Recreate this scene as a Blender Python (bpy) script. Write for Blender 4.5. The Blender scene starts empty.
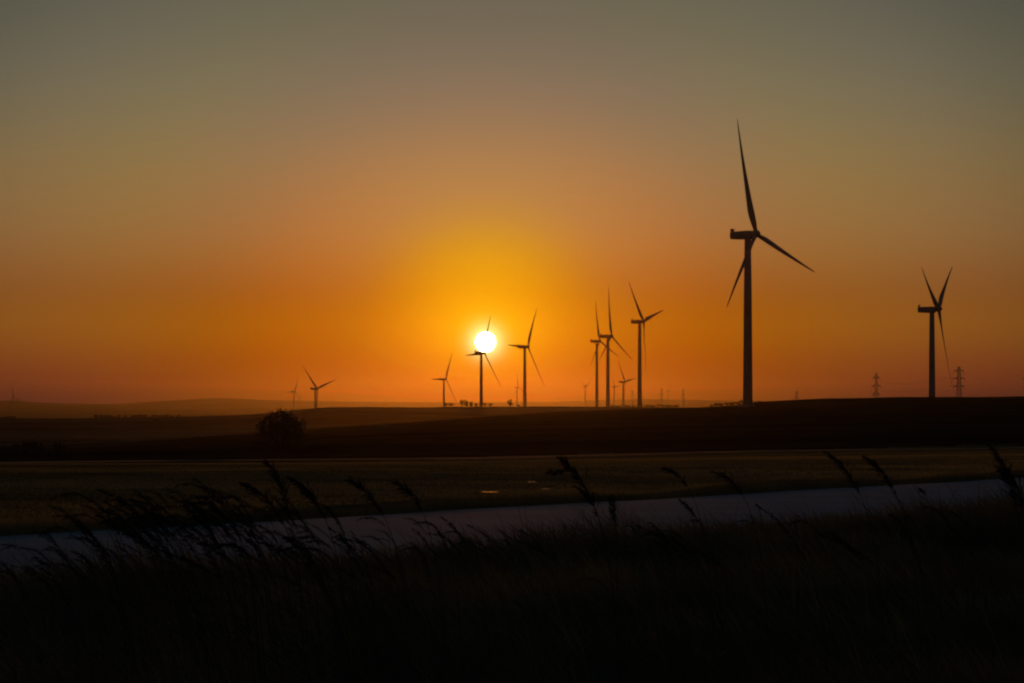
import bpy, bmesh, math, random
import numpy as np
from mathutils import Vector, Matrix, Euler

random.seed(7)
rng = np.random.default_rng(7)
R = math.radians
scene = bpy.context.scene
col = scene.collection

# ------------------------------------------------------------------ view geometry
F = 1900.0        # focal length in pixels of a 1024-wide frame
HZ = 404.0        # eye level row
HC = 1.7          # eye height above the road
def at(px, py, D):
    """point at depth D seen at column px, row py"""
    return Vector(((px - 512.0) / F * D, D, HC + (HZ - py) / F * D))

SUN_AZ = math.atan((485.5 - 512) / F)
SUN_EL = math.atan((HZ - 342.0) / F)
SUN_DIR = Vector((math.sin(SUN_AZ) * math.cos(SUN_EL), math.cos(SUN_AZ) * math.cos(SUN_EL), math.sin(SUN_EL)))
EXPO = 8.0        # scene light is 8x the picture's values; view exposure is -3

# ------------------------------------------------------------------ helpers
def tag(o, label=None, cat=None, group=None, kind=None):
    if label: o['label'] = label
    if cat: o['category'] = cat
    if group: o['group'] = group
    if kind: o['kind'] = kind
    return o

def empty(name, loc=(0, 0, 0), rot=(0, 0, 0)):
    o = bpy.data.objects.new(name, None)
    o.empty_display_size = 0.2
    col.objects.link(o)
    o.location = loc; o.rotation_euler = rot
    return o

def link_mesh(name, me, mat, parent=None):
    o = bpy.data.objects.new(name, me)
    col.objects.link(o)
    if mat is not None and len(me.materials) == 0:
        me.materials.append(mat)
    if parent is not None: o.parent = parent
    return o

def np_mesh(name, verts, faces_flat, sizes, smooth=False):
    me = bpy.data.meshes.new(name)
    verts = np.asarray(verts, dtype=np.float32)
    faces_flat = np.asarray(faces_flat, dtype=np.int32)
    sizes = np.asarray(sizes, dtype=np.int32)
    me.vertices.add(len(verts)); me.vertices.foreach_set('co', verts.ravel())
    me.loops.add(len(faces_flat)); me.loops.foreach_set('vertex_index', faces_flat)
    starts = np.concatenate(([0], np.cumsum(sizes)[:-1])).astype(np.int32)
    me.polygons.add(len(sizes)); me.polygons.foreach_set('loop_start', starts)
    me.polygons.foreach_set('loop_total', sizes)
    me.polygons.foreach_set('use_smooth', np.full(len(sizes), smooth, dtype=bool))
    me.update(calc_edges=True)
    return me

class MB:
    """collects simple shapes into one mesh"""
    def __init__(s): s.v = []; s.f = []
    def ring(s, pts):
        i = len(s.v); s.v += [tuple(p) for p in pts]; return list(range(i, i + len(pts)))
    def loft(s, rings, cap=True):
        ids = [s.ring(r) for r in rings]
        n = len(ids[0])
        for a, b in zip(ids[:-1], ids[1:]):
            for k in range(n):
                s.f.append((a[k], a[(k + 1) % n], b[(k + 1) % n], b[k]))
        if cap:
            s.f.append(tuple(reversed(ids[0]))); s.f.append(tuple(ids[-1]))
    def tube(s, pts, radii, n=6, cap=True):
        pts = [Vector(p) for p in pts]
        if not hasattr(radii, '__len__'): radii = [radii] * len(pts)
        rings = []
        for i, p in enumerate(pts):
            d = (pts[min(i + 1, len(pts) - 1)] - pts[max(i - 1, 0)]).normalized()
            a = d.cross(Vector((0.13, 1, 0.07)) if abs(d.y) < .9 else Vector((1, 0.1, 0))).normalized()
            b = d.cross(a)
            rings.append([p + (a * math.cos(2 * math.pi * k / n) + b * math.sin(2 * math.pi * k / n)) * radii[i] for k in range(n)])
        s.loft(rings, cap)
    def box(s, c, h, rot=None):
        c = Vector(c); rings = []
        for z in (-1, 1):
            r = []
            for x, y in ((-1, -1), (1, -1), (1, 1), (-1, 1)):
                p = Vector((x * h[0], y * h[1], z * h[2]))
                if rot: p = rot @ p
                r.append(c + p)
            rings.append(r)
        s.loft(rings)
    def mesh(s, name, smooth=False):
        me = bpy.data.meshes.new(name); me.from_pydata(s.v, [], s.f)
        if smooth: me.polygons.foreach_set('use_smooth', [True] * len(me.polygons))
        me.update(); return me
    def build(s, name, mat, parent=None, smooth=False):
        return link_mesh(name, s.mesh(name, smooth), mat, parent)

def copy_tree(o, parent=None):
    c = o.copy(); col.objects.link(c)
    if parent is not None: c.parent = parent
    for ch in o.children:
        copy_tree(ch, c)
    return c

# ------------------------------------------------------------------ materials
def new_mat(name):
    m = bpy.data.materials.new(name); m.use_nodes = True
    nt = m.node_tree
    return m, nt, nt.nodes, nt.links, nt.nodes['Principled BSDF']

def noisy(name, c1, c2, scale, rough=0.8, detail=4.0, bump=0.0, bump_scale=None, spec=0.3, trans=0.0, coord='Object', trans_col=None, lo=0.35, hi=0.65):
    m, nt, N, L, b = new_mat(name)
    tc = N.new('ShaderNodeTexCoord')
    src = tc.outputs['Object']
    if coord == 'World':
        g = N.new('ShaderNodeNewGeometry'); src = g.outputs['Position']
    nz = N.new('ShaderNodeTexNoise'); nz.inputs['Scale'].default_value = scale; nz.inputs['Detail'].default_value = detail
    L.new(src, nz.inputs['Vector'])
    cr = N.new('ShaderNodeValToRGB')
    cr.color_ramp.elements[0].position = lo; cr.color_ramp.elements[0].color = (*c1, 1)
    cr.color_ramp.elements[1].position = hi; cr.color_ramp.elements[1].color = (*c2, 1)
    L.new(nz.outputs['Fac'], cr.inputs['Fac'])
    L.new(cr.outputs['Color'], b.inputs['Base Color'])
    b.inputs['Roughness'].default_value = rough
    b.inputs['Specular IOR Level'].default_value = spec
    if bump > 0:
        n2 = N.new('ShaderNodeTexNoise'); n2.inputs['Scale'].default_value = bump_scale or scale * 4; n2.inputs['Detail'].default_value = 6
        L.new(src, n2.inputs['Vector'])
        bp = N.new('ShaderNodeBump'); bp.inputs['Strength'].default_value = bump; bp.inputs['Distance'].default_value = 0.05
        L.new(n2.outputs['Fac'], bp.inputs['Height']); L.new(bp.outputs['Normal'], b.inputs['Normal'])
    if trans > 0:
        t = N.new('ShaderNodeBsdfTranslucent')
        if trans_col: t.inputs['Color'].default_value = (*trans_col, 1)
        else: L.new(cr.outputs['Color'], t.inputs['Color'])
        mx = N.new('ShaderNodeMixShader'); mx.inputs['Fac'].default_value = trans
        L.new(b.outputs['BSDF'], mx.inputs[1]); L.new(t.outputs['BSDF'], mx.inputs[2])
        L.new(mx.outputs['Shader'], N['Material Output'].inputs['Surface'])
    return m

M = {}
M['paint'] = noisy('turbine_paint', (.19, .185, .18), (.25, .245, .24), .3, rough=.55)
M['concrete'] = noisy('foundation_concrete', (.28, .27, .25), (.4, .39, .36), 1.5, rough=.9)
M['steel'] = noisy('pylon_steel', (.3, .3, .3), (.42, .42, .41), 1.0, rough=.6)
M['cable'] = noisy('cable_metal', (.08, .08, .08), (.12, .12, .12), 1.0, rough=.6)
M['insul'] = noisy('insulator_glass', (.10, .12, .11), (.18, .2, .18), 2.0, rough=.3)
M['bark'] = noisy('bark', (.03, .022, .016), (.07, .05, .035), 6, rough=.9, bump=.5)
M['leaf'] = noisy('dark_leaves', (.022, .03, .011), (.06, .068, .026), 1.3, rough=.7, trans=.25)
M['near_grass'] = noisy('verge_grass_blades', (.14, .105, .038), (.36, .27, .11), .9, rough=.75, spec=.25, trans=.22, coord='World', lo=.38, hi=.7)
def backlit_grass(name, c1, c2, fwd, rough, ior, thin):
    m, nt, N, L, b = new_mat(name)
    g = N.new('ShaderNodeNewGeometry')
    mp = N.new('ShaderNodeMapping'); mp.inputs['Scale'].default_value = (.05, .11, .05); mp.inputs['Location'].default_value = (2.3, 1.1, 0)
    L.new(g.outputs['Position'], mp.inputs['Vector'])
    n1 = N.new('ShaderNodeTexNoise'); n1.inputs['Scale'].default_value = 1.0; n1.inputs['Detail'].default_value = 6; n1.inputs['Roughness'].default_value = .6
    L.new(mp.outputs['Vector'], n1.inputs['Vector'])
    cr = N.new('ShaderNodeValToRGB')
    cr.color_ramp.elements[0].position = .36; cr.color_ramp.elements[0].color = (*c1, 1)
    cr.color_ramp.elements[1].position = .62; cr.color_ramp.elements[1].color = (*c2, 1)
    L.new(n1.outputs['Fac'], cr.inputs['Fac']); L.new(cr.outputs['Color'], b.inputs['Base Color'])
    b.inputs['Roughness'].default_value = .9; b.inputs['Specular IOR Level'].default_value = .1
    t = N.new('ShaderNodeBsdfTranslucent'); L.new(cr.outputs['Color'], t.inputs['Color'])
    r = N.new('ShaderNodeBsdfRefraction'); r.inputs['IOR'].default_value = ior; r.inputs['Roughness'].default_value = rough
    L.new(cr.outputs['Color'], r.inputs['Color'])
    m1 = N.new('ShaderNodeMixShader'); m1.inputs['Fac'].default_value = fwd; L.new(t.outputs[0], m1.inputs[1]); L.new(r.outputs[0], m1.inputs[2])
    m2 = N.new('ShaderNodeMixShader'); m2.inputs['Fac'].default_value = thin; L.new(b.outputs[0], m2.inputs[1]); L.new(m1.outputs[0], m2.inputs[2])
    L.new(m2.outputs[0], N['Material Output'].inputs['Surface'])
    return m
M['field_grass'] = backlit_grass('field_grass_blades', (.15, .135, .045), (.50, .41, .17), 0.0, .36, 1.28, .75)
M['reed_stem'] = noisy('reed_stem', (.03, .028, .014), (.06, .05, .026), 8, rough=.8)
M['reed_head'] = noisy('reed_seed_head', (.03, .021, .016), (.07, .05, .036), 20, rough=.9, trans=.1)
M['flower'] = noisy('dry_flower', (.25, .2, .14), (.4, .33, .25), 30, rough=.8)

# ------------------------------------------------------------------ terrain
AZ0 = 38.0
def tab(px, pts):
    xs, ys = zip(*pts); return np.interp(px, xs, ys)
T_LINE = [(-300, 465), (0, 464), (170, 462.5), (310, 461), (480, 459), (640, 455.5), (740, 453), (1024, 449), (1400, 446)]
T_R2 = [(-400, 462), (-100, 456), (0, 453.5), (66, 450), (120, 447), (200, 441), (232, 438), (305, 431), (400, 423.5), (500, 415.5), (560, 412), (620, 409.5), (700, 407.3), (735, 405.5), (760, 402), (800, 399.6), (830, 398), (900, 397), (1024, 396.3), (1400, 396)]
T_R3 = [(-400, 421), (0, 419), (100, 418), (200, 416.3), (250, 414.7), (283, 411.5), (317, 408), (340, 406.8), (420, 407), (560, 406.4), (640, 407), (720, 408), (1024, 411), (1400, 411)]
T_R4 = [(-400, 402), (-60, 402), (0, 400.8), (14, 400.2), (35, 402.3), (60, 403.4), (120, 404), (145, 402), (180, 400), (200, 398.6), (215, 398.1), (240, 398.6), (262, 399.8), (300, 400.4), (330, 401), (400, 402), (480, 402.5), (560, 401.5), (600, 400), (640, 399), (700, 400), (760, 401), (800, 402.5), (1024, 403), (1400, 403)]
T_KNEE = [(690, 400), (705, 407.5), (748, 407), (800, 405.8), (900, 403.5), (1024, 401.5), (1400, 401)]
T_D2 = [(0, 430), (200, 450), (400, 620), (700, 940), (1024, 980)]
def gfun(y, D): return HC + (HZ - y) / F * D
def knots(px):
    px = np.asarray(px, dtype=float); o = np.ones_like(px)
    D2 = tab(px, T_D2)
    return [(0 * o, 0 * o), (47 * o, 0 * o), (150 * o, gfun(tab(px, T_LINE), 150)),
            (D2 * .9, gfun(np.maximum(tab(px, T_R2) + .4, tab(px, T_KNEE)), D2 * .9)), (D2, gfun(tab(px, T_R2), D2)),
            ((D2 + 1600) / 2, tab(px, [(0, -17), (500, -15), (800, -22)])),
            (1600 * o, gfun(tab(px, T_R3), 1600)), (2100 * o, tab(px, [(0, -22), (250, -18), (450, -10)])), (3200 * o, tab(px, [(0, -46), (500, -38), (800, -34)])),
            (6000 * o, -34 * o), (8000 * o, -24 * o), (12000 * o, gfun(tab(px, T_R4), 12000)), (14600 * o, -20 * o)]
def terrain(px, Y):
    px = np.asarray(px, dtype=float); Y = np.asarray(Y, dtype=float)
    ks = knots(px)
    z = np.zeros_like(Y) + ks[-1][1]
    for (d0, z0), (d1, z1) in zip(ks[:-1], ks[1:]):
        t = np.clip((Y - d0) / (d1 - d0), 0, 1)
        s = .5 - .5 * np.cos(np.pi * t)
        s = .5 * s + .5 * t if d0.flat[0] == 47 else s
        m = (Y >= d0) & (Y < d1)
        z = np.where(m, z0 + (z1 - z0) * s, z)
    # gentle unevenness that grows with distance from the road
    a = np.clip((Y - 60) / 400, 0, 1) * np.minimum(Y, 2500) / 1900 * .35
    X = (px - 512) / F * Y
    n = np.sin(X * .031 + 1.3) * np.sin(Y * .0172 + X * .007) + .6 * np.sin(X * .083 + Y * .021 + 2) + .35 * np.sin(X * .19 - Y * .05)
    return z + a * n * .6
def ground_z(x, y):
    return float(terrain(np.array([512 + F * x / max(y, .01)]), np.array([y]))[0])

def build_ground():
    fine = np.arange(-19, 19.0001, .06)
    coarse_l = np.arange(-180, -19, 2.0); coarse_r = np.arange(20.5, 180, 2.0)
    az = np.radians(np.concatenate((coarse_l, fine, coarse_r)))
    rad = [1.0]
    while rad[-1] < 14500:
        rad.append(rad[-1] * 1.032 + .05)
    rad = np.array(rad)
    A, Rr = np.meshgrid(az, rad, indexing='ij')
    ca = np.clip(A, -R(AZ0), R(AZ0))
    px = 512 + F * np.tan(ca)
    Y = Rr * np.cos(ca)
    Z = terrain(px, Y)
    X = np.sin(A) * Rr; YY = np.cos(A) * Rr
    na, nr = A.shape
    V = np.stack((X, YY, Z), -1).reshape(-1, 3)
    V = np.vstack((V, [[0, 0, 0]]))
    i = np.arange(na); j = np.arange(nr - 1)
    I, J = np.meshgrid(i, j, indexing='ij'); I2 = (I + 1) % na
    q = np.stack((I * nr + J, I * nr + J + 1, I2 * nr + J + 1, I2 * nr + J), -1).reshape(-1, 4)[:, ::-1]
    tri = np.stack((np.full(na, len(V) - 1), i * nr, ((i + 1) % na) * nr), -1)[:, ::-1]
    flat = np.concatenate((q.ravel(), tri.ravel())); sizes = np.concatenate((np.full(len(q), 4), np.full(len(tri), 3)))
    me = np_mesh('ground', V, flat, sizes, smooth=True)
    # land cover: 0 field and verge soil, 1 ploughed slope, 2 far farmland
    cy = (YY + 0).reshape(na, nr)
    D2 = tab(px, T_D2)
    cls = np.where(Y < 150 + 9 * np.sin(X * .05) + 5 * np.sin(X * .17 + 1), 0, np.where(Y < D2 * 1.15, 1, 2))
    cls = np.where(np.abs(A) > R(60), 0, cls)
    mi = cls[I, J].ravel()
    mi = np.concatenate((mi, np.zeros(na, dtype=int))).astype(np.int32)
    me.materials.append(land('field_soil', (.10, .085, .036), (.24, .19, .088), .12, 2.0))
    me.materials.append(land('ploughed_soil', (.025, .014, .007), (.10, .055, .026), .02, .3))
    me.materials.append(land('far_farmland', (.04, .034, .02), (.19, .15, .08), .0045, .06))
    me.polygons.foreach_set('material_index', mi)
    o = link_mesh('ground', me, None)
    return tag(o, 'dark rolling farmland under the sunset sky', 'ground', kind='structure')

def land(name, c1, c2, s_big, s_small):
    m, nt, N, L, b = new_mat(name)
    g = N.new('ShaderNodeNewGeometry')
    mp = N.new('ShaderNodeMapping'); mp.inputs['Scale'].default_value = (.35, 1.4, 1)
    L.new(g.outputs['Position'], mp.inputs['Vector'])
    n1 = N.new('ShaderNodeTexNoise'); n1.inputs['Scale'].default_value = s_big; n1.inputs['Detail'].default_value = 6; n1.inputs['Roughness'].default_value = .62
    n2 = N.new('ShaderNodeTexNoise'); n2.inputs['Scale'].default_value = s_small; n2.inputs['Detail'].default_value = 5
    L.new(mp.outputs['Vector'], n1.inputs['Vector']); L.new(mp.outputs['Vector'], n2.inputs['Vector'])
    ad = N.new('ShaderNodeMath'); ad.operation = 'MULTIPLY_ADD'; ad.inputs[1].default_value = .4; ad.inputs[2].default_value = -.2
    L.new(n2.outputs['Fac'], ad.inputs[0])
    a2 = N.new('ShaderNodeMath'); a2.operation = 'ADD'
    L.new(n1.outputs['Fac'], a2.inputs[0]); L.new(ad.outputs[0], a2.inputs[1])
    cr = N.new('ShaderNodeValToRGB')
    cr.color_ramp.elements[0].position = .36; cr.color_ramp.elements[0].color = (*c1, 1)
    cr.color_ramp.elements[1].position = .66; cr.color_ramp.elements[1].color = (*c2, 1)
    L.new(a2.outputs[0], cr.inputs['Fac']); L.new(cr.outputs['Color'], b.inputs['Base Color'])
    b.inputs['Roughness'].default_value = .95; b.inputs['Specular IOR Level'].default_value = .0
    bp = N.new('ShaderNodeBump'); bp.inputs['Strength'].default_value = .5; bp.inputs['Distance'].default_value = .3
    L.new(a2.outputs[0], bp.inputs['Height']); L.new(bp.outputs['Normal'], b.inputs['Normal'])
    return m
build_ground()

# ------------------------------------------------------------------ road, track, puddles
def road_mat():
    m, nt, N, L, b = new_mat('worn_road')
    g = N.new('ShaderNodeNewGeometry')
    n1 = N.new('ShaderNodeTexNoise'); n1.inputs['Scale'].default_value = .6; n1.inputs['Detail'].default_value = 8
    n2 = N.new('ShaderNodeTexNoise'); n2.inputs['Scale'].default_value = 60; n2.inputs['Detail'].default_value = 3
    for n in (n1, n2): L.new(g.outputs['Position'], n.inputs['Vector'])
    mx = N.new('ShaderNodeMix'); mx.data_type = 'FLOAT'; mx.inputs[0].default_value = .3
    L.new(n1.outputs['Fac'], mx.inputs[2]); L.new(n2.outputs['Fac'], mx.inputs[3])
    cr = N.new('ShaderNodeValToRGB')
    cr.color_ramp.elements[0].position = .32; cr.color_ramp.elements[0].color = (.225, .285, .325, 1)
    cr.color_ramp.elements[1].position = .68; cr.color_ramp.elements[1].color = (.335, .41, .46, 1)
    L.new(mx.outputs[0], cr.inputs['Fac']); L.new(cr.outputs['Color'], b.inputs['Base Color'])
    b.inputs['Roughness'].default_value = .9; b.inputs['Specular IOR Level'].default_value = .05
    bp = N.new('ShaderNodeBump'); bp.inputs['Strength'].default_value = .4; bp.inputs['Distance'].default_value = .01
    L.new(n2.outputs['Fac'], bp.inputs['Height']); L.new(bp.outputs['Normal'], b.inputs['Normal'])
    return m
RP1 = Vector((at(1024, 479, HC * F / (479 - HZ)).x, HC * F / (479 - HZ)))
RP2 = Vector((at(160, 529.5, HC * F / (529.5 - HZ)).x, HC * F / (529.5 - HZ)))
RD = (RP1 - RP2).normalized()                 # along the road
RN = Vector((RD.y, -RD.x))                    # towards the camera side
RW = 6.4
def road_side(x, y):
    """distance from the road's far edge towards the camera"""
    return (x - RP2.x) * RN.x + (y - RP2.y) * RN.y
def build_road():
    mb = MB(); us = np.arange(-90, 150, 1.5); ids = []
    for u in us:
        row = []
        for w in np.linspace(0, RW, 7):
            wob = .10 * math.sin(u * .7) + .06 * math.sin(u * 1.9) if w in (0, RW) else 0
            p = RP2 + RD * u + RN * (w + wob)
            z = ground_z(p.x, p.y) if p.y > 40 else 0
            row.append((p.x, p.y, z + .03 + .05 * (1 - ((w - RW / 2) / (RW / 2)) ** 2)))
        ids.append(mb.ring(row))
    for a, b in zip(ids[:-1], ids[1:]):
        for k in range(6): mb.f.append((a[k], a[k + 1], b[k + 1], b[k]))
    o = mb.build('road', road_mat(), smooth=True)
    tag(o, 'pale grey country road crossing behind the dark verge grass', 'road', kind='structure')
build_road()

def build_track():
    mb = MB(); ids = []
    for px in np.arange(-200, 1300, 8):
        y = 150.0 + 1.2 * math.sin(px * .01)
        x = (px - 512) / F * y
        row = []
        for k in range(4):
            yy = y + k * 1.3
            xx = (px - 512) / F * yy
            row.append((xx, yy, ground_z(xx, yy) + .05))
        ids.append(mb.ring(row))
    for a, b in zip(ids[:-1], ids[1:]):
        for k in range(3): mb.f.append((a[k], b[k], b[k + 1], a[k + 1]))
    m = noisy('dry_track', (.05, .042, .028), (.17, .14, .095), .06, rough=.9, coord='World')
    o = mb.build('farm_track', m, smooth=True)
    tag(o, 'thin pale dirt track along the far edge of the field', 'track', kind='structure')
build_track()

def build_puddles():
    m, nt, N, L, b = new_mat('puddle_water')
    b.inputs['Base Color'].default_value = (.012, .011, .009, 1); b.inputs['Roughness'].default_value = .5
    nz = N.new('ShaderNodeTexNoise'); nz.inputs['Scale'].default_value = 9
    g = N.new('ShaderNodeNewGeometry'); L.new(g.outputs['Position'], nz.inputs['Vector'])
    bp = N.new('ShaderNodeBump'); bp.inputs['Strength'].default_value = .25; bp.inputs['Distance'].default_value = .02
    L.new(nz.outputs['Fac'], bp.inputs['Height']); L.new(bp.outputs['Normal'], b.inputs['Normal'])
    for px, py, w, d in ((490, 493, .13, .16), (532, 483, .08, .2), (546, 490, .1, .16)):
        # depth where the ground is seen at that row
        Ys = np.linspace(20, 140, 2400); zz = terrain(np.full_like(Ys, px), Ys)
        rows = HZ + (HC - zz) * F / Ys
        Y = Ys[np.argmin(np.abs(rows - py))]; X = (px - 512) / F * Y
        mb = MB(); pts = []
        ph = random.random() * 6
        zt = max(ground_z(X + math.cos(t) * w, Y + math.sin(t) * d) for t in np.linspace(0, 6.3, 12))
        for k in range(28):
            t = 2 * math.pi * k / 28
            q = 1 + .25 * math.sin(2 * t + ph) + .15 * math.sin(5 * t + ph * 2)
            pts.append((X + w * q * math.cos(t), Y + d * q * math.sin(t), zt + .02))
        mb.f.append(tuple(mb.ring(pts)))
        o = mb.build('puddle', m)
        tag(o, 'small puddle on the field glinting with sunset light', 'puddle', 'puddles on the field', 'structure')
build_puddles()

# ------------------------------------------------------------------ grass
def blades(name, X, Y, Zb, h, w, lean, mat, curl=.5):
    """many curved three-segment blades as one mesh; lean = horizontal tip offset vectors"""
    n = len(X)
    th = rng.uniform(0, 2 * np.pi, n)
    wx = np.cos(th) * w; wy = np.sin(th) * w
    base = np.stack((X, Y, Zb), -1)
    def pt(t):
        k = t ** 1.7
        p = base.copy()
        p[:, 0] += lean[:, 0] * k; p[:, 1] += lean[:, 1] * k
        p[:, 2] += h * (t - curl * .25 * t * t)
        return p
    W = np.stack((wx, wy, np.zeros(n)), -1)
    p0, p1, p2, p3 = pt(0.0), pt(.4), pt(.75), pt(1.0)
    V = np.stack((p0 - W, p0 + W, p1 + W * .8, p1 - W * .8, p2 + W * .5, p2 - W * .5, p3), 1).reshape(-1, 3)
    b = (np.arange(n) * 7)[:, None]
    f = np.concatenate((b + np.array([[0, 1, 2, 3]]), b + np.array([[3, 2, 4, 5]]), b + np.array([[5, 4, 6]])), 1)
    sizes = np.tile([4, 4, 3], n)
    me = np_mesh(name, V, f.ravel(), sizes)
    return link_mesh(name, me, mat)

def patchy(x, y, s=1.0):
    return .5 + .25 * np.sin(x * 1.1 * s + 2 * np.sin(y * .6 * s)) + .25 * np.sin(y * .9 * s + 1.7 * np.sin(x * .5 * s + 1))

_NG = np.random.default_rng(3).random((64, 64))
def vnoise(x, y):
    xi = np.floor(x).astype(int); yi = np.floor(y).astype(int); fx = x - xi; fy = y - yi
    fx = fx * fx * (3 - 2 * fx); fy = fy * fy * (3 - 2 * fy)
    g = lambda a, b: _NG[a % 64, b % 64]
    return (g(xi, yi) * (1 - fx) + g(xi + 1, yi) * fx) * (1 - fy) + (g(xi, yi + 1) * (1 - fx) + g(xi + 1, yi + 1) * fx) * fy
def fbm(x, y):
    return (vnoise(x, y) * .5 + vnoise(x * 2.1 + 7, y * 2.1 + 3) * .3 + vnoise(x * 4.3 + 1, y * 4.3 + 9) * .2)

def ticks(name, X, Y, Zb, h, w, lean, mat):
    n = len(X); th = rng.uniform(0, 2 * np.pi, n)
    W = np.stack((np.cos(th) * w, np.sin(th) * w, np.zeros(n)), -1)
    base = np.stack((X, Y, Zb), -1); tip = base + np.stack((lean[:, 0], lean[:, 1], h), -1)
    V = np.stack((base - W, base + W, tip), 1).reshape(-1, 3)
    return link_mesh(name, np_mesh(name, V, np.arange(3 * n), np.full(n, 3)), mat)

# the verge between camera and road
def verge():
    n = 230000
    Y = rng.uniform(4.2 ** .5, 36 ** .5, n) ** 2
    X = rng.uniform(-1, 1, n) * (.36 * Y + 1.4)
    s = (X - RP2.x) * RN.x + (Y - RP2.y) * RN.y
    edge = RW - .25 + .35 * np.sin(X * .9) * np.sin(X * .37 + 1)
    keep = s > edge - rng.exponential(.12, n)
    X, Y, s = X[keep], Y[keep], s[keep]
    n = len(X)
    left = np.clip((1.5 - X / Y * 6) / 3, 0, 1)
    h = (.14 + .22 * rng.random(n) ** 1.3) * (.6 + .8 * patchy(X, Y)) * (.95 - .1 * left)
    tall = rng.random(n) < .03
    h = np.where(tall, h * 1.7, h)
    h *= np.clip(.95 - .1 * left + (s - RW) / 4.0, .5, 1.15) * (.6 + 1.1 * fbm(X * 1.5, Y * 1.3))
    lean = np.stack((-h * rng.uniform(.1, .75, n) + h * rng.normal(0, .25, n), h * rng.normal(0, .3, n)), -1)
    w = rng.uniform(.0022, .0048, n) * (.6 + Y / 16)
    o = blades('verge_grass', X, Y, np.zeros(n) - .01, h, w, lean, M['near_grass'])
    tag(o, 'dense dark verge grass filling the foreground below the road', 'grass', kind='stuff')
verge()

def field():
    n = 1100000
    Y = rng.uniform(18 ** .4, 150 ** .4, n) ** 2.5
    px = rng.uniform(-140, 1170, n)
    X = (px - 512) / F * Y
    s = (X - RP2.x) * RN.x + (Y - RP2.y) * RN.y
    keep = s < -.1 + rng.exponential(.05, n) * 0 + .25 * np.sin(X * 1.3) * np.sin(Y * .7)
    X, Y, px, s = X[keep], Y[keep], px[keep], s[keep]
    # dark mown gaps and thicker strips
    pch = np.clip((.5 * fbm(X * .16, Y * .30) + .5 * fbm(X * .6, Y * .8) - .28) / .44, 0, 1)
    k2 = (rng.random(len(X)) < .45 + .55 * pch) | (s > -2.5)
    X, Y, px, s, pch = X[k2], Y[k2], px[k2], s[k2], pch[k2]
    n = len(X)
    Z = terrain(px, Y)
    h = (.016 + .022 * rng.random(n)) * (.6 + .8 * pch)
    edge = np.exp(np.minimum(0, s + .3) / 1.8)
    h += edge * rng.uniform(.08, .30, n) * (.6 + .4 * np.sin(X * 1.7) * np.sin(X * .53))
    lean = np.stack((-h * rng.uniform(0, .8, n), h * rng.normal(0, .3, n)), -1)
    w = rng.uniform(.0025, .006, n) * (.3 + Y / 40)
    vg = s > -2.2 + .8 * np.sin(X * .8)
    k = vg & (rng.random(n) < .8)
    o = ticks('roadside_grass', X[k], Y[k], Z[k] - .01, h[k] * 1.15, w[k], lean[k], M['near_grass'])
    tag(o, 'dark rough grass along the far edge of the road', 'grass', kind='stuff')
    k = ~vg
    o = ticks('field_grass', X[k], Y[k], Z[k] - .01, h[k], w[k], lean[k], M['field_grass'])
    tag(o, 'low rough grass of the field beyond the road, tinted gold by the sun', 'grass', kind='stuff')
field()

def wisps():
    n = 3400
    px = np.where(rng.random(n) < .6, rng.normal(235, 85, n), rng.uniform(-30, 500, n))
    Y = rng.uniform(7.6, 14, n)
    drop = (px < 140) & (rng.random(n) < .6); px = np.where(drop, rng.normal(260, 90, n), px)
    cl = np.round(px / 9) * 9 + np.sin(np.round(px / 9) * 7) * 4
    px = px * .35 + cl * .65
    X = (px - 512) / F * Y
    h = rng.uniform(.35, .8, n) * (.75 + .35 * np.exp(-((px - 235) / 110) ** 2))
    lean = np.stack((-h * rng.uniform(.12, .65, n), h * rng.normal(0, .2, n)), -1)
    o = blades('tall_grass', X, Y, np.zeros(n), h, rng.uniform(.0012, .0026, n), lean, M['near_grass'], curl=.9)
    tag(o, 'wispy tall grass bent left by the wind in front of the road', 'grass', kind='stuff')
wisps()

# ------------------------------------------------------------------ reeds with plumes
def bez(p0, p1, p2, p3, t):
    u = 1 - t
    return p0 * u ** 3 + p1 * 3 * u * u * t + p2 * 3 * u * t * t + p3 * t ** 3

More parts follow.
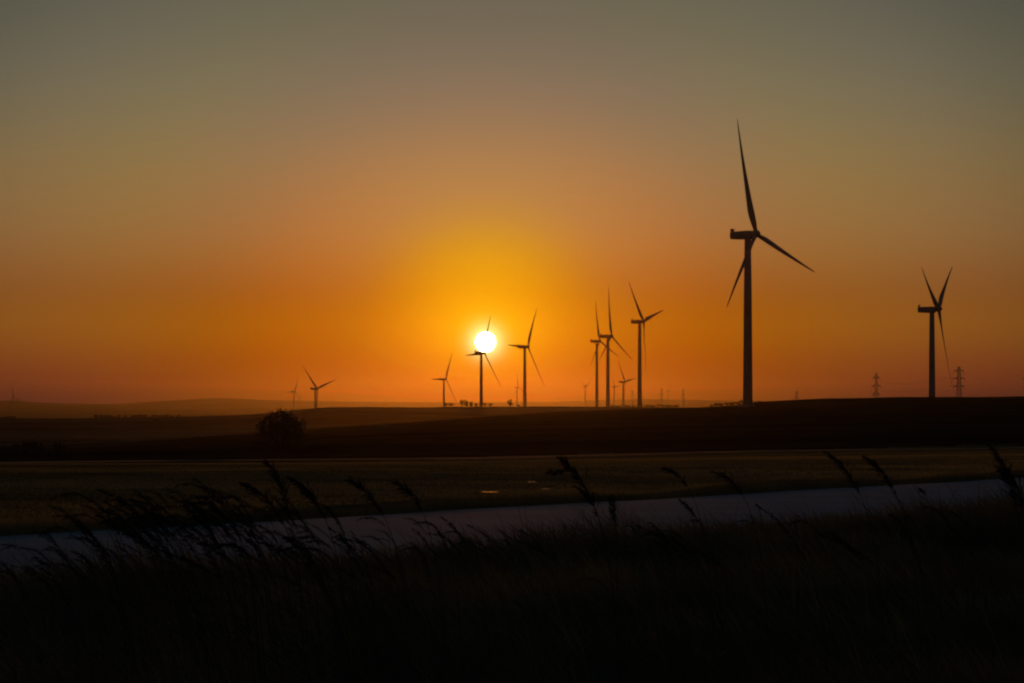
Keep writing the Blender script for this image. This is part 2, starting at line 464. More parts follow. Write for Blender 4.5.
def make_reed(tip, head_px, D, sc=1.0, seed=0, bend=.25, leaves=2, head_w=.022, curve=None):
    """one reed: local coordinates, base at 0, tip vector given"""
    rnd = random.Random(seed)
    root = empty('reed_stalk')
    tip = Vector(tip)
    p0 = Vector((0, 0, -.03)); h = tip.z
    c1 = Vector((tip.x * .05, tip.y * .1, h * .48)); c2 = Vector((tip.x * bend, tip.y * .5, h * 1.02 if curve is None else h * curve))
    n = 26
    pts = [bez(p0, c1, c2, tip, k / n) for k in range(n + 1)]
    rad = [.0032 * sc * (1 - .75 * k / n) for k in range(n + 1)]
    mb = MB(); mb.tube(pts, rad, 5); mb.build('stem', M['reed_stem'], root, smooth=True)
    # seed head: drooping tufts of spikelets over the last stretch
    L = [0]
    for a, b in zip(pts[:-1], pts[1:]): L.append(L[-1] + (b - a).length)
    hl = head_px * D / F
    start = L[-1] - hl
    hb = MB(); nsp = int(rnd.uniform(85, 125) * hl / .3) + 20
    for i in range(nsp):
        s = start + hl * rnd.random() ** .9
        k = max(j for j in range(n + 1) if L[j] <= s); k = min(k, n - 1)
        t = (s - L[k]) / max(1e-6, L[k + 1] - L[k])
        p = pts[k].lerp(pts[k + 1], t); d = (pts[k + 1] - pts[k]).normalized()
        u = (s - start) / hl
        env = math.sin(math.pi * min(1, .12 + .88 * (1 - u) * .95 + .04)) ** .7 * (.45 + .75 * (1 - u))
        side = Vector((rnd.gauss(-.35, .7), rnd.gauss(0, .8), rnd.gauss(-.35, .6))).normalized()
        dr = (d * rnd.uniform(.9, 1.6) + side * .75).normalized()
        ln = head_w * env * rnd.uniform(.5, 2.6) * sc
        # a thin branchlet ending in a spikelet
        q1 = p + dr * ln; q2 = q1 + (dr + Vector((-.25, 0, -.35))).normalized() * .012 * sc * rnd.uniform(.8, 1.6)
        a = dr.cross(Vector((rnd.random() - .5, rnd.random() - .5, rnd.random() - .5))).normalized()
        w = .0022 * sc
        hb.f.append(tuple(hb.ring([p - a * w * .35, p + a * w * .35, q1 + a * w, q2, q1 - a * w])))
    hb.build('seed_head', M['reed_head'], root)
    for l in range(leaves):
        s = rnd.uniform(.18, .5); k = int(s * n); p = pts[k]
        sg = -1 if rnd.random() < .8 else 1
        ln = rnd.uniform(.22, .42) * sc * min(1, h)
        dx = Vector((sg * rnd.uniform(.5, .9), rnd.uniform(-.5, .5), 0))
        lm = MB(); rows = []
        for j in range(7):
            t = j / 6
            q = p + dx * ln * t + Vector((0, 0, ln * (1.0 * t - 1.05 * t * t)))
            w = .0065 * sc * (1 - t) ** .6 * (1 if t > .05 else .5)
            a = Vector((.15, 1, .4)).normalized() * w
            rows.append(lm.ring([q - a, q + a]))
        for r0, r1 in zip(rows[:-1], rows[1:]): lm.f.append((r0[0], r0[1], r1[1], r1[0]))
        lm.build('leaf', M['reed_stem'], root)
    return root

def reed_px(tx, ty, bx, D, head_px, label, seed, curve=None, head_w=.022, sc=1.0, group=None, leaves=2):
    t = at(tx, ty, D); bpos = Vector(((bx - 512) / F * D, D, 0))
    r = make_reed(Vector((t.x - bpos.x, random.uniform(-.1, .1), t.z)), head_px, D, sc, seed, curve=curve, head_w=head_w * 1.4, leaves=leaves, bend=.14)
    r.location = bpos
    tag(r, label, 'reed', group)
    return r
G = 'plumed reeds leaning left over the verge'
reed_px(562, 458, 622, 9.0, 72, 'tall arching reed with drooping plume, leaning left across the road right of the sun', 1, curve=0.86, head_w=.026, sc=1.15, group=G)
reed_px(267, 461, 306, 9.5, 62, 'tallest plumed reed of the left clump, its tip just below the round bush', 2, curve=0.86, head_w=.024, sc=1.1, group=G)
reed_px(291, 477, 352, 9.5, 58, 'reed with a thick nodding plume just right of the tallest left reed', 3, curve=0.91, head_w=.027, sc=1.1, group=G)
reed_px(247, 483, 312, 9.8, 60, 'reed with a broad ragged plume just left of the tallest left reed', 4, curve=0.92, head_w=.028, sc=1.1, group=G)
reed_px(196, 502, 268, 9.6, 60, 'low reed with a near level plume at the left of the reed clump', 5, curve=0.98, head_w=.026, sc=1.0, group=G)
reed_px(351, 479, 412, 10.2, 52, 'reed whose plume nods above the road, halfway between the round bush and the sun', 6, curve=0.90, head_w=.025, group=G)
reed_px(392, 481, 446, 10.6, 46, 'feathery reed with a split plume above the road, below the turbines near the sun', 7, curve=0.96, head_w=.027, group=G)
reed_px(663, 467, 716, 10.5, 34, 'reed with a short hooked plume rising above the road below the tall turbine group', 8, curve=0.96, head_w=.022, group=G)
reed_px(712, 471, 770, 11.0, 40, 'reed with a bushy plume above the road just left of the largest turbine', 9, curve=0.96, head_w=.025, group=G)
reed_px(680, 500, 728, 9.0, 30, 'thin low reed crossing the middle of the road below the largest turbine', 10, curve=0.91, head_w=.014, sc=.8, group=G)
reed_px(828, 452, 886, 11.0, 56, 'dark reed plume against the field, left one of two right of the largest turbine', 11, curve=0.88, head_w=.024, group=G)
reed_px(862, 456, 922, 11.0, 52, 'dark reed plume against the field, right one of two under the small pylon', 12, curve=0.88, head_w=.024, group=G)
reed_px(988, 446, 1032, 8.5, 70, 'tall dark reed plume at the right edge of the view', 13, curve=0.90, head_w=.022, sc=1.0, group=G)
reed_px(1003, 470, 1050, 8.0, 60, 'lower reed drooping beneath the tall plume at the right edge', 14, curve=0.94, head_w=.03, sc=1.1, group=G)
reed_px(72, 524, 131, 8.4, 30, 'long thin bowed reed across the pale road near the left edge', 15, curve=0.92, head_w=.013, sc=.8, group=G)
reed_px(921, 489, 942, 12.0, 9, 'short weed stalk with a dark bud against the right end of the road', 16, curve=.95, head_w=.012, sc=.9, group=G, leaves=0)
reed_px(612, 497, 619, 8.6, 32, 'upright reed with hanging spikelets beside the tall arching one', 17, curve=.95, head_w=.02, sc=.9, group=G)
# weed with one pale flower
w = empty('flowering_weed', ((797 - 512) / F * 12, 12, 0))
tag(w, 'small weed with a single pale flower at the near edge of the road', 'weed')
tp = Vector((-.008, 0, at(795, 515, 12).z)); mb = MB(); mb.tube([(0, 0, -.02), (.01, 0, tp.z * .5), tp], [.003, .0025, .002], 5); mb.build('stem', M['reed_stem'], w)
mb = MB()
for k in range(9):
    a = 2 * math.pi * k / 9; d = Vector((math.cos(a), math.sin(a), .35)); s = Vector((-math.sin(a), math.cos(a), 0))
    mb.f.append(tuple(mb.ring([tp, tp + d * .008 + s * .004, tp + d * .017, tp + d * .008 - s * .004])))
mb.build('flower_head', M['flower'], w)

# small wind-blown reeds: six kinds, copied
kinds = []
for k in range(6):
    h = [.95, 1.15, .8, 1.05, .9, 1.22][k]
    r = make_reed((-h * random.uniform(.2, .46), random.uniform(-.1, .1), h), random.uniform(34, 56), 9.5, .62, 100 + k, leaves=3, curve=[.84, 1.08, .94, 1.14, .88, 1.02][k], head_w=random.uniform(.016, .026))
    kinds.append(r)
spots = []
for k in range(270):
    u = random.random()
    if u < .55: px = random.gauss(235, 85)
    elif u < .8: px = random.gauss(400, 70)
    elif u < .92: px = random.uniform(-20, 130)
    else: px = random.uniform(480, 1010)
    if k % 18 == 0: px = random.uniform(-25, 28)
    D = random.uniform(7.8, 13.5)
    if px < -60 or px > 1060: continue
    spots.append((px, D))
used = set()
LBL = 'slender wind-bent reed in the crowded clump in front of the pale road'
for i, (px, D) in enumerate(spots):
    k = random.randrange(6)
    if k in used: r = copy_tree(kinds[k])
    else: r = kinds[k]; used.add(k)
    if 140 < px < 335: row = random.triangular(478, 552, 503)
    elif px < 30: row = random.triangular(498, 560, 520)
    elif px < 140: row = random.triangular(522, 575, 548)
    elif px < 480: row = random.triangular(500, 560, 535)
    else: row = random.triangular(508, 545, 532) - (px - 480) * .03
    s = max(.22, (HC - (row - HZ) / F * D) / [.95, 1.15, .8, 1.05, .9, 1.22][k])
    r.location = ((px - 512) / F * D, D, 0)
    r.rotation_euler = (0, random.uniform(-.25, .1), random.uniform(-.5, .5))
    r.scale = (s * random.uniform(.8, 1.1), s, s)
    tag(r, LBL, 'reed', 'slender reeds in front of the road')
for k in range(6):
    if k not in used:
        r = kinds[k]; r.location = (-3, 9, 0); tag(r, LBL, 'reed', 'slender reeds in front of the road')

# ------------------------------------------------------------------ trees and bushes
def crown_mesh(name, rx, ry, rz, zc, nclump, per, leaf, seed):
    rg = np.random.default_rng(seed)
    V = []
    for c in range(nclump):
        d = rg.normal(size=3); d /= np.linalg.norm(d)
        rr = rg.uniform(.05, 1.0) ** .5
        cc = d * rr
        cs = rg.uniform(.08, .34)
        P = cc + rg.normal(size=(per, 3)) * cs * .55
        P[:, 2] = np.maximum(P[:, 2], -1.0)
        V.append(P)
    P = np.concatenate(V) * np.array([rx, ry, rz]) + np.array([0, 0, zc])
    n = len(P)
    a = rg.normal(size=(n, 3)); a /= np.linalg.norm(a, axis=1)[:, None]
    b = np.cross(a, rg.normal(size=(n, 3))); b /= np.linalg.norm(b, axis=1)[:, None]
    s = (leaf * rg.uniform(.6, 1.5, n))[:, None]
    VV = np.stack((P - a * s, P + b * s * .45, P + a * s, P - b * s * .45), 1).reshape(-1, 3)
    return np_mesh(name, VV, np.arange(4 * n), np.full(n, 4))

def trunk_mb(h, r, crown_r, seed, limbs=6):
    rnd = random.Random(seed); mb = MB()
    pts = [(0, 0, -.3 * h), (r * .3, 0, h * .3), (-r * .4, r * .3, h * .75), (0, 0, h)]
    mb.tube(pts, [r * 1.3, r, r * .75, r * .35], 7)
    for k in range(limbs):
        a = 2 * math.pi * k / limbs + rnd.uniform(-.4, .4); z0 = h * rnd.uniform(.35, .8)
        e = Vector((math.cos(a) * crown_r * rnd.uniform(.5, .9), math.sin(a) * crown_r * rnd.uniform(.5, .9), z0 + crown_r * rnd.uniform(.2, .9)))
        mb.tube([(0, 0, z0), e * .5 + Vector((0, 0, z0 * .4)), e], [r * .5, r * .3, r * .1], 5)
    return mb

def place_on(px, D, dz=0):
    x = (px - 512) / F * D
    return Vector((x, D, ground_z(x, D) + dz))

# round bush on the dark slope: about 43 px wide, 40 px tall
Db = 215.0
t = empty('round_tree', place_on(283, Db))
top = at(283, 410.5, Db).z; hgt = top - t.location.z
tag(t, 'round dark bushy tree standing alone on the slope left of the sun', 'tree')
trunk_mb(hgt * .55, .14, 2.3, 3, 16).build('trunk', M['bark'], t)
link_mesh('crown', crown_mesh('crown', 2.5, 2.3, hgt * .52, hgt * .47, 200, 30, .12, 5), M['leaf'], t)

bush_protos = []
SCRUB = [(264, 441, 12), (270, 444, 14), (297, 443, 13), (304, 445, 12), (312, 446, 9)]
for k in range(4):
    r = empty('bush')
    h = 1.0
    trunk_mb(.5, .05, .4, 20 + k, 5).build('trunk', M['bark'], r)
    link_mesh('crown', crown_mesh('crown', [.6, .75, .5, .85][k], .55, .46, .52, 26, 26, .085, 30 + k), M['leaf'], r)
    bush_protos.append(r)
bused = set()
def bush(px, ytop, D, wpx, label, group, zbase=None):
    global bused
    k = random.randrange(4)
    if k in bused: r = copy_tree(bush_protos[k])
    else: r = bush_protos[k]; bused.add(k)
    p = place_on(px, D); r.location = p
    h = max(.16, at(px, ytop, D).z - p.z)
    wd = wpx / F * D / (2 * [.6, .75, .5, .85][k])
    r.scale = (wd, wd, h); r.rotation_euler = (0, 0, random.choice((0, math.pi)) + random.uniform(-.4, .4))
    r.name = 'bush' if h < 5 else 'far_tree'
    tag(r, label, 'bush' if h < 5 else 'tree', group)
    return r
# along the far crest, under the sun
g1 = 'trees along the far crest under the sun'
for px, yt, w in ((446, 402.5, 5), (451, 402.5, 5)):
    bush(px, yt, 1640, w, 'dark square-topped bush at the foot of the leftmost small turbine near the sun', g1)
for px, yt, w in ((462, 399.3, 5), (466.5, 400, 5), (471, 401.2, 4.5), (476, 403, 4)):
    bush(px, yt, 1640, w, 'tree in the loose row on the far crest just left of the sun turbine', g1)
for px, yt, w in ((485, 402.5, 4), (490.5, 402.8, 5)):
    bush(px, yt, 1640, w, 'low bush on the far crest just right of the sun turbine', g1)
bush(510.3, 399, 1640, 5, 'compact round tree on the far crest midway between the two bright turbines', g1)
bush(518, 404, 1640, 3, 'tiny bush at the foot of the smallest turbine near the sun', g1)
g2 = 'hedge bushes on the crest below the turbine cluster'
for px in np.arange(612, 678, 4.2):
    bush(px + random.uniform(-1, 1), 404.8 + random.uniform(-.6, .8), 1620, random.uniform(4, 7), 'low hedge bush in the row at the foot of the close turbine cluster', g2)
g3 = 'bushes left of the largest turbine'
for px, yt, w in ((712, 404.5, 5), (716, 402.8, 5), (721, 403, 6), (727, 402.3, 6), (732, 402.2, 6), (738, 401.3, 6), (742, 399.5, 5), (754, 401, 5), (759, 400.8, 5)):
    bush(px, yt, 935, w, 'low dark bush on the ridge at the foot of the largest turbine', g3)
g4 = 'bushes along the left field crest'
for px in (97, 101, 106, 112, 119, 126, 133, 139, 146, 153, 160, 166, 173, 179, 252, 258):
    bush(px + random.uniform(-1.5, 1.5), 415.4 - .006 * (px - 97) + random.uniform(-.9, .6), 1590, random.uniform(4, 8), 'small bush in the line along the far field crest below the left hill', g4)
for px in (2, 6, 10, 14):
    bush(px, 416.3 + random.uniform(-.4, .7), 1590, 6, 'small bush on the far field crest at the left edge', g4)
g5 = 'bushes on the near left slope'
for px, yt, w in ((-6, 447, 20), (8, 446, 18), (20, 442, 18), (30, 439, 16), (38, 443, 14), (58, 440.5, 10), (63, 444, 9)):
    bush(px, yt, 330, w, 'dark bush in the clump on the near slope at the far left', g5)
for px, yt, w in SCRUB:
    bush(px, yt, 214, w, 'low scrub bush around the foot of the round tree', 'scrub around the round tree')
def depth_at(px, row):
    Ys = np.linspace(20, 149, 3000); rr = HZ + (HC - terrain(np.full_like(Ys, px), Ys)) * F / Ys
    return float(Ys[np.argmin(np.abs(rr - row))])
bush(555, 470.3, depth_at(555, 476), 22, 'low dark shrub alone on the golden field beside the arching reed', None)
for k in range(4):
    if k not in bused:
        bush(600 + k * 3, 405, 1640, 4, 'low hedge bush in the row at the foot of the close turbine cluster', g2)

# ------------------------------------------------------------------ wind turbines
HUB_H, BR = 80.0, 51.6
TILT, CONE = R(6.3), R(1.0)
def blade_mesh():
    mb = MB(); rings = []
    secs = [(.9, 2.0, 2.0, 20), (2.6, 2.0, 2.0, 20), (5, 2.5, 1.6, 18), (8, 3.2, 1.15, 15), (11, 3.45, .9, 12), (16, 3.05, .68, 9), (22, 2.6, .52, 6.5),
            (29, 2.05, .38, 4), (36, 1.6, .27, 2.5), (43, 1.12, .18, 1), (48, .85, .13, 0), (51, .6, .09, 0), (52.6, .35, .05, 0), (53.4, .1, .03, 0)]
    n = 16
    for r, c, th, tw in secs:
        a = -R(tw + 7); ring = []
        pre = 1.6 * (r / 52) ** 2.2
        rd = min(1, max(0, (r - 2.6) / 7))
        for k in range(n):
            t = 2 * math.pi * k / n
            c_ = c * (1.18 if r > 4 else 1); u = math.cos(t) * .5 * c_                       # along the chord
            v = math.sin(t) * .5 * th * (1 - rd * .45 * (math.cos(t) + .1))
            u += rd * c * .17
            y = u * math.cos(a) - v * math.sin(a); x = u * math.sin(a) + v * math.cos(a)
            ring.append((x + pre, -y, r))
        rings.append(ring)
    mb.loft(rings); return mb.mesh('blade', True)
BLADE = blade_mesh()

def make_turbine():
    root = empty('wind_turbine')
    # tower: from 0 to just under the nacelle
    mb = MB(); rings = []
    for z, r in ((0, 2.05), (12, 1.98), (27, 1.88), (27.15, 1.92), (27.5, 1.92), (27.65, 1.87), (52, 1.68), (52.15, 1.72), (52.5, 1.72), (52.65, 1.67), (77.9, 1.35)):
        r *= 1.1
        rings.append([(r * math.cos(2 * math.pi * k / 24), r * math.sin(2 * math.pi * k / 24), z) for k in range(24)])
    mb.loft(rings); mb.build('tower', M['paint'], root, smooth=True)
    mb = MB(); rings = []
    for z, r in ((-2.5, 4.2), (.15, 4.2), (.5, 3.2), (.6, 2.3)):
        rings.append([(r * math.cos(2 * math.pi * k / 20), r * math.sin(2 * math.pi * k / 20), z) for k in range(20)])
    mb.loft(rings); mb.build('foundation', M['concrete'], root)
    # nacelle: rounded box, slightly tapering to the rear, x is upwind
    mb = MB(); rings = []
    for x, hw, zb, zt in ((-8.9, 1.0, 78.7, 81.3), (-8.6, 1.35, 78.3, 81.65), (-5, 1.75, 78.0, 81.85), (0, 1.9, 77.85, 81.9), (1.9, 1.8, 78.0, 81.8), (2.5, 1.4, 78.5, 81.4)):
        ring = []
        for k in range(20):
            t = 2 * math.pi * k / 20
            cx, sx = math.cos(t), math.sin(t)
            e = .45
            ring.append((x, hw * math.copysign(abs(cx) ** e, cx), (zb + zt) / 2 + (zt - zb) / 2 * math.copysign(abs(sx) ** e, sx)))
        rings.append(ring)
    mb.loft(rings)
    nac = mb.build('nacelle', M['paint'], root, smooth=True)
    mb = MB(); mb.box((-8.2, 0, 82.4), (.28, 1.3, .75)); mb.tube([(-7.2, .5, 81.6), (-7.2, .5, 83.1)], .07, 5); mb.box((-7.2, .5, 83.1), (.4, .05, .05))
    mb.build('wind_vane', M['paint'], nac)
    # hub with spinner, origin at rotor centre
    mb = MB(); rings = []
    for x, r in ((-1.7, 1.3), (-1.3, 1.65), (0, 1.85), (1.0, 1.6), (1.7, 1.05), (2.1, .45), (2.2, .05)):
        rings.append([(x, r * math.cos(2 * math.pi * k / 20), r * math.sin(2 * math.pi * k / 20)) for k in range(20)])
    mb.loft(rings)
    hub = mb.build('hub', M['paint'], root, smooth=True)
    hub.location = (4.3, 0, HUB_H + .25)
    for k in range(3):
        b = link_mesh('blade', BLADE, M['paint'], hub)
        # rotate about X by -120k after coning about Y
        b.rotation_euler = (Matrix.Rotation(-2 * math.pi * k / 3, 3, 'X') @ Matrix.Rotation(CONE, 3, 'Y')).to_euler()
    return root
TP = make_turbine()
def place_turbine(first, hx, hy, Rpx, theta, beta, label, group):
    r = TP if first else copy_tree(TP)
    D = BR * F / Rpx
    hub = at(hx, hy, D)
    b = R(beta)
    ax = Vector((math.cos(b), -math.sin(b), 0))
    base = hub - ax * 4.3
    gz = ground_z(base.x, base.y)
    r.location = (base.x, base.y, gz)
    r.rotation_euler = (0, 0, -b)
    dz = (hub.z - .25 - HUB_H) - gz              # keep the tower standing on the ground
    for ch in r.children:
        nm = ch.name.split('.')[0]
        if nm == 'hub':
            ch.rotation_euler = Euler((-R(theta), -TILT, 0), 'XYZ'); ch.location.z = HUB_H + .25 + dz
        elif nm == 'nacelle': ch.location.z = dz
        elif nm == 'tower': ch.scale.z = (HUB_H + dz) / HUB_H
    tag(r, label, 'wind turbine', group)
    return r
GT = 'wind turbines of the wind farm'
TL = [
 (756.0, 233.7, 112, -13, 36, 'largest and nearest wind turbine, dark against the sky right of the sun'),
 (938.8, 309.0, 82, -64, 25, 'second largest wind turbine, alone at the far right with two blades raised in a V'),
 (643.8, 321.4, 52.8, -44.2, 25, 'rightmost tall turbine of the close cluster, one blade up left and one up right'),
 (611.6, 336.0, 48, -1, 26, 'middle tall turbine of the close cluster with one blade straight up'),
 (599.9, 341.0, 40.2, -8.1, 27, 'leftmost tall turbine of the close cluster, its tower close beside its neighbour'),
 (528.0, 346.6, 44.5, 30.4, 29, 'mid-sized turbine just right of the sun with one blade level to the left'),
 (484.3, 352.6, 42, 24.5, 28, 'turbine directly in front of the setting sun, its hub lost in the glare'),
 (446.0, 379.0, 30, 29, 30, 'small turbine left of the sun with one blade level to the left'),
 (518.2, 387.3, 16, -6, 28, 'tiny far turbine standing just left of the mid-sized one right of the sun'),
 (625.3, 381.8, 27, -38, 25, 'small hazy turbine low between the towers of the close cluster, the larger one there'),
 (615.2, 386.8, 15, -36, 26, 'tiny hazy turbine low between the towers of the close cluster, the smaller one there'),
 (586.3, 386.6, 14, -60, 27, 'tiny hazy turbine just left of the close cluster, blades in a V'),
 (317.5, 388.6, 32, -46.4, 29.6, 'small turbine above the round tree with two long blades raised'),
 (295.2, 391.3, 16.5, 25, 29, 'tiny turbine behind and left of the one above the round tree'),
 (300.9, 397.7, 8, 80, 29, 'faintest turbine on the hill crest between the two above the round tree'),
 (13.8, 397.0, 13, -8, 35, 'faint small turbine on the hazy hill at the far left'),
 (668.8, 391.5, 9.5, -25, 26, 'faint tiny turbine on the hazy horizon right of the close cluster'),
]
for i, a in enumerate(TL):
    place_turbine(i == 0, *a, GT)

# ------------------------------------------------------------------ pylons and cables
PH = 42.0
ARMS = ((38.2, 6.2), (31.5, 7.4), (24.8, 6.6))
def make_pylon():
    root = empty('electricity_pylon')
    def half(z):
        return 4.4 + (2.0 - 4.4) * min(1, z / 25) if z < 25 else 2.0 + (1.1 - 2.0) * (z - 25) / (PH - 25)
    mb = MB(); lv = [0, 5.5, 10.5, 15, 19, 22, 25, 28, 31.5, 35, 38.2, PH]
    for a, b in zip(lv[:-1], lv[1:]):
        ha, hb_ = half(a), half(b); c = [(-1, -1), (1, -1), (1, 1), (-1, 1)]
        for k in range(4):
            p, q = c[k], c[(k + 1) % 4]
            A, A2 = Vector((p[0] * ha, p[1] * ha, a)), Vector((q[0] * ha, q[1] * ha, a))
            B, B2 = Vector((p[0] * hb_, p[1] * hb_, b)), Vector((q[0] * hb_, q[1] * hb_, b))
            mb.tube([A, B], .2, 4); mb.tube([A, B2], .1, 4); mb.tube([A2, B], .1, 4); mb.tube([B, B2], .1, 4)
    mb.build('lattice_mast', M['steel'], root)
    for z, s in ARMS:
        am = MB(); im = MB()
        for sg in (-1, 1):
            h = half(z)
            tip = Vector((sg * s, 0, z))
            for y in (-1, 1):
                am.tube([(sg * h, y * h, z), tip], .3, 4); am.tube([(sg * h * .8, y * h * .8, z + 1.3), tip], .14, 4)
                for f in (.35, .65):
                    a = Vector((sg * h, y * h, z)).lerp(tip, f); b = Vector((sg * h * .8, y * h * .8, z + 1.3)).lerp(tip, f)
                    am.tube([a, b], .08, 4)
            im.tube([tip, tip - Vector((0, 0, .5)), tip - Vector((0, 0, 2.2))], [.08, .2, .2], 6)
        arm = am.build('crossarm', M['steel'], root)
        im.build('insulator', M['insul'], arm)
    return root
PP = make_pylon(); PYL = []
def place_pylon(first, px, ytop, D, rz, label):
    r = PP if first else copy_tree(PP)
    x = (px - 512) / F * D; gz = ground_z(x, D)
    topz = at(px, ytop, D).z
    s = (topz - gz) / PH
    r.location = (x, D, gz); r.rotation_euler = (0, 0, R(rz)); r.scale = (1, 1, s)
    tag(r, label, 'pylon', 'electricity pylons on the horizon')
    PYL.append(r); return s
specs = [(959, 366.5, 2280, 5, 'taller lattice pylon at the right, beside the far right turbine'),
         (876.3, 372.8, 3150, 5, 'lattice pylon left of the far right turbine'),
         (796.7, 391, 4300, 10, 'small pylon whose top shows over the ridge right of the largest turbine'),
         (1029, 366, 2250, 5, 'pylon at the right edge of the view, only one arm end showing'),
         (661.6, 388, 6000, 10, 'faint pylon just right of the close turbine cluster, nearest to it'),
         (683.4, 388.5, 6200, 10, 'faint pylon on the hazy horizon, farther right of the close cluster'),
         (632.4, 389.5, 6300, 10, 'faint pylon between the towers of the close turbine cluster')]
SC = [place_pylon(i == 0, *s) for i, s in enumerate(specs)]
def span(i, j, sag):
    for z, s in ARMS:
        for sg in (-1, 1):
            mb = MB(); pts = []
            A = PYL[i].matrix_basis @ Vector((sg * s, 0, z - 2.2)); B = PYL[j].matrix_basis @ Vector((sg * s, 0, z - 2.2))
            for k in range(25):
                t = k / 24; p = A.lerp(B, t); p.z -= sag * 4 * t * (1 - t); pts.append(p)
            mb.tube(pts, .08, 4)
            tag(mb.build('power_cable', M['cable']), 'thin power cable sagging between the two lattice pylons at the right', 'cable', 'power cables between the right pylons')
span(0, 1, 9)

# ------------------------------------------------------------------ haze
def build_haze():
    mb = MB(); mb.box((0, 0, (-62 + 172) / 2), (15200, 15200, (172 + 62) / 2))
    m = bpy.data.materials.new('pale_haze'); m.use_nodes = True
    N = m.node_tree.nodes; N.remove(N['Principled BSDF'])
    v = N.new('ShaderNodeVolumePrincipled')
    v.inputs['Color'].default_value = (.95, .78, .46, 1); v.inputs['Density'].default_value = 2.3e-5
    v.inputs['Anisotropy'].default_value = .88
    m.node_tree.links.new(v.outputs['Volume'], N['Material Output'].inputs['Volume'])
    o = mb.build('haze', m)
    tag(o, 'thin warm evening haze over the far hills and turbines', 'haze', kind='stuff')
build_haze()

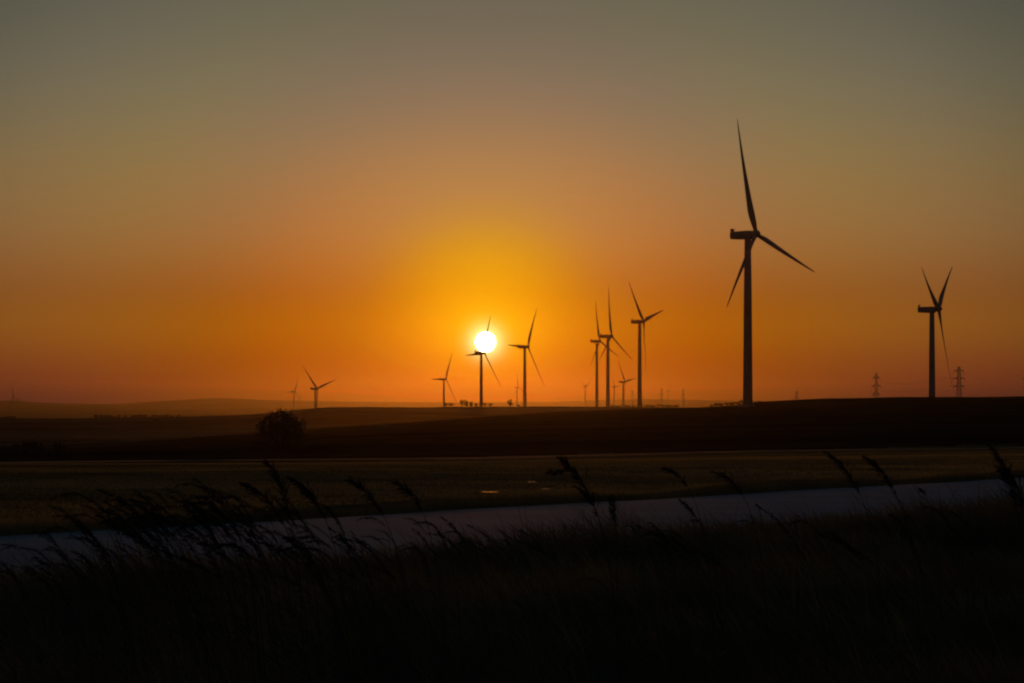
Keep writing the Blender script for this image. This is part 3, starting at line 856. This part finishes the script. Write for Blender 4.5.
# ------------------------------------------------------------------ sky
def build_world():
    w = bpy.data.worlds.new('World'); scene.world = w; w.use_nodes = True
    nt = w.node_tree; N = nt.nodes; L = nt.links; N.clear()
    out = N.new('ShaderNodeOutputWorld'); bg = N.new('ShaderNodeBackground')
    L.new(bg.outputs[0], out.inputs[0])
    tc = N.new('ShaderNodeTexCoord')
    def math_(op, a, b=None, c=None):
        n = N.new('ShaderNodeMath'); n.operation = op
        for i, v in enumerate((a, b, c)):
            if v is None: continue
            if isinstance(v, (int, float)): n.inputs[i].default_value = v
            else: L.new(v, n.inputs[i])
        return n.outputs[0]
    nrm = N.new('ShaderNodeVectorMath'); nrm.operation = 'NORMALIZE'; L.new(tc.outputs['Generated'], nrm.inputs[0])
    sp = N.new('ShaderNodeSeparateXYZ'); L.new(nrm.outputs[0], sp.inputs[0])
    el = math_('ARCSINE', sp.outputs[2])                      # elevation, rad
    df = N.new('ShaderNodeVectorMath'); df.operation = 'DISTANCE'; L.new(nrm.outputs[0], df.inputs[0]); df.inputs[1].default_value = SUN_DIR
    ang = math_('MULTIPLY', math_('ARCSINE', math_('MULTIPLY', df.outputs['Value'], .5)), 2.0)   # angle to the sun, rad
    KE = [(0.0, 0.111796, 0.019389, 0.000253), (20.0, 0.401145, 0.135607, 0.000253), (60.0, 0.880031, 0.528922, 0.000369), (110.0, 0.94726, 0.672541, 0.008546), (160.0, 1.01869, 0.98175, 0.034434), (220.0, 0.955669, 1.180322, 0.063575), (300.0, 0.71787, 1.151684, 0.095386), (404.0, 0.485646, 0.91009, 0.095304), (560.0, 0.2914, 0.6826, 0.0905)] #KE
    KR = [(0.0, 0.854695, 1.0, 0.065955), (30.0, 1.0, 0.674254, 0.07025), (70.0, 0.781089, 0.408426, 0.177541), (130.0, 0.504689, 0.212953, 0.892646), (200.0, 0.419489, 0.160582, 1.0), (280.0, 0.333259, 0.143116, 0.994833), (370.0, 0.290435, 0.141036, 0.873111), (480.0, 0.246353, 0.123616, 0.85895), (640.0, 0.15546, 0.085558, 0.595281), (900.0, 0.1166, 0.0684, 0.506)] #KR
    def ramp(K, src, xmax, nst, sc):
        xs = np.array([k[0] for k in K]); rgb = np.log(np.array([k[1:] for k in K]))
        # smooth (monotone-ish cubic) resample in log space
        def smooth(x, c):
            s = np.gradient(rgb[:, c], xs)
            i = np.clip(np.searchsorted(xs, x) - 1, 0, len(xs) - 2); h = xs[i + 1] - xs[i]; t = (x - xs[i]) / h
            return (2*t**3 - 3*t*t + 1) * rgb[i, c] + (t**3 - 2*t*t + t) * h * s[i] + (-2*t**3 + 3*t*t) * rgb[i + 1, c] + (t**3 - t*t) * h * s[i + 1]
        cr = N.new('ShaderNodeValToRGB'); cr.color_ramp.interpolation = 'LINEAR'
        f = math_('DIVIDE', src, xmax / F); L.new(f, cr.inputs['Fac'])
        E = cr.color_ramp.elements
        while len(E) < nst: E.new(.5)
        u = np.linspace(0, 1, nst) ** 1.25
        for i, uu in enumerate(u): E[i].position = float(uu)
        for i, uu in enumerate(u):
            c = [math.exp(smooth(uu * xmax, k)) / sc for k in range(3)]
            E[i].color = (*c, 1)
        return cr.outputs['Color']
    ce = ramp(KE, el, 560.0, 30, 1.298); cr_ = ramp(KR, ang, 900.0, 30, 1.0)
    mul = N.new('ShaderNodeVectorMath'); mul.operation = 'MULTIPLY'; L.new(ce, mul.inputs[0]); L.new(cr_, mul.inputs[1])
    low = N.new('ShaderNodeVectorMath'); low.operation = 'SCALE'; L.new(mul.outputs[0], low.inputs[0]); low.inputs['Scale'].default_value = 1.298 * EXPO
    # the rest of the dome: physical sky
    sky = N.new('ShaderNodeTexSky'); sky.sky_type = 'NISHITA'; sky.sun_disc = False
    sky.sun_elevation = SUN_EL; sky.sun_rotation = SUN_AZ
    sky.dust_density = 2.0; sky.air_density = 1.0; sky.ozone_density = 2.0
    sk = N.new('ShaderNodeVectorMath'); sk.operation = 'SCALE'; L.new(sky.outputs[0], sk.inputs[0]); sk.inputs['Scale'].default_value = .15
    tint = N.new('ShaderNodeVectorMath'); tint.operation = 'MULTIPLY'; L.new(sk.outputs[0], tint.inputs[0]); tint.inputs[1].default_value = (.95, 1.5, 1.7)
    # blend by the angle from the sun's region
    def smoothstep(src, a, b):
        mr = N.new('ShaderNodeMapRange'); mr.interpolation_type = 'SMOOTHSTEP'
        mr.inputs['From Min'].default_value = a; mr.inputs['From Max'].default_value = b; L.new(src, mr.inputs['Value'])
        return mr.outputs[0]
    wgt = math_('MAXIMUM', smoothstep(el, R(13), R(30)), smoothstep(ang, R(24), R(60)))
    mx = N.new('ShaderNodeMix'); mx.data_type = 'RGBA'
    L.new(wgt, mx.inputs['Factor'])
    duf = math_('MULTIPLY', smoothstep(ang, 200 / F, 460 / F), math_('SUBTRACT', 1.0, smoothstep(el, 130 / F, 260 / F)))
    dst = N.new('ShaderNodeVectorMath'); dst.operation = 'SCALE'; dst.inputs[0].default_value = (0, 0, .010 * EXPO); L.new(duf, dst.inputs['Scale'])
    low2 = N.new('ShaderNodeVectorMath'); low2.operation = 'ADD'; L.new(low.outputs[0], low2.inputs[0]); L.new(dst.outputs[0], low2.inputs[1])
    L.new(low2.outputs[0], mx.inputs[6]); L.new(tint.outputs[0], mx.inputs[7])
    # the sun's disc and its narrow aureole
    disc = N.new('ShaderNodeMapRange'); disc.interpolation_type = 'SMOOTHSTEP'
    disc.inputs['From Min'].default_value = 10.2 / F; disc.inputs['From Max'].default_value = 8.8 / F; L.new(ang, disc.inputs['Value'])
    aur = math_('EXPONENT', math_('MULTIPLY', math_('POWER', math_('DIVIDE', ang, 14.0 / F), 2.0), -1.0))
    dv = N.new('ShaderNodeVectorMath'); dv.operation = 'SCALE'; dv.inputs[0].default_value = (1.0, .58, .18); L.new(math_('MULTIPLY', disc.outputs[0], 380.0 * EXPO), dv.inputs['Scale'])
    av = N.new('ShaderNodeVectorMath'); av.operation = 'SCALE'; av.inputs[0].default_value = (.9, .8, .45); L.new(math_('MULTIPLY', aur, 1.3 * EXPO), av.inputs['Scale'])
    a1 = N.new('ShaderNodeVectorMath'); a1.operation = 'ADD'; L.new(mx.outputs[2], a1.inputs[0]); L.new(dv.outputs[0], a1.inputs[1])
    a2 = N.new('ShaderNodeVectorMath'); a2.operation = 'ADD'; L.new(a1.outputs[0], a2.inputs[0]); L.new(av.outputs[0], a2.inputs[1])
    L.new(a2.outputs[0], bg.inputs['Color']); bg.inputs['Strength'].default_value = 1.0
build_world()

sd = bpy.data.lights.new('sun', 'SUN'); sd.energy = 1.8; sd.angle = R(.53); sd.color = (1.0, .25, .012)
so = bpy.data.objects.new('sun', sd); col.objects.link(so)
so.rotation_euler = SUN_DIR.to_track_quat('Z', 'Y').to_euler(); so.location = (0, 0, 50)

# ------------------------------------------------------------------ camera and render settings
cd = bpy.data.cameras.new('camera'); cam = bpy.data.objects.new('camera', cd); col.objects.link(cam)
cam.location = (0, 0, HC); cam.rotation_euler = (R(90), 0, 0)
cd.sensor_width = 36; cd.lens = F / 1024 * 36
cd.shift_y = (HZ - 341.5) / 1024
cd.clip_start = .1; cd.clip_end = 60000
scene.camera = cam
scene.render.engine = 'CYCLES'
scene.view_settings.view_transform = 'Standard'; scene.view_settings.look = 'None'
scene.view_settings.exposure = -3.0; scene.view_settings.gamma = 1.0; scene.view_settings.use_curve_mapping = False
scene.cycles.use_denoising = True
scene.cycles.volume_bounces = 0
scene.cycles.max_bounces = 5
scene.cycles.filter_width = 2.2
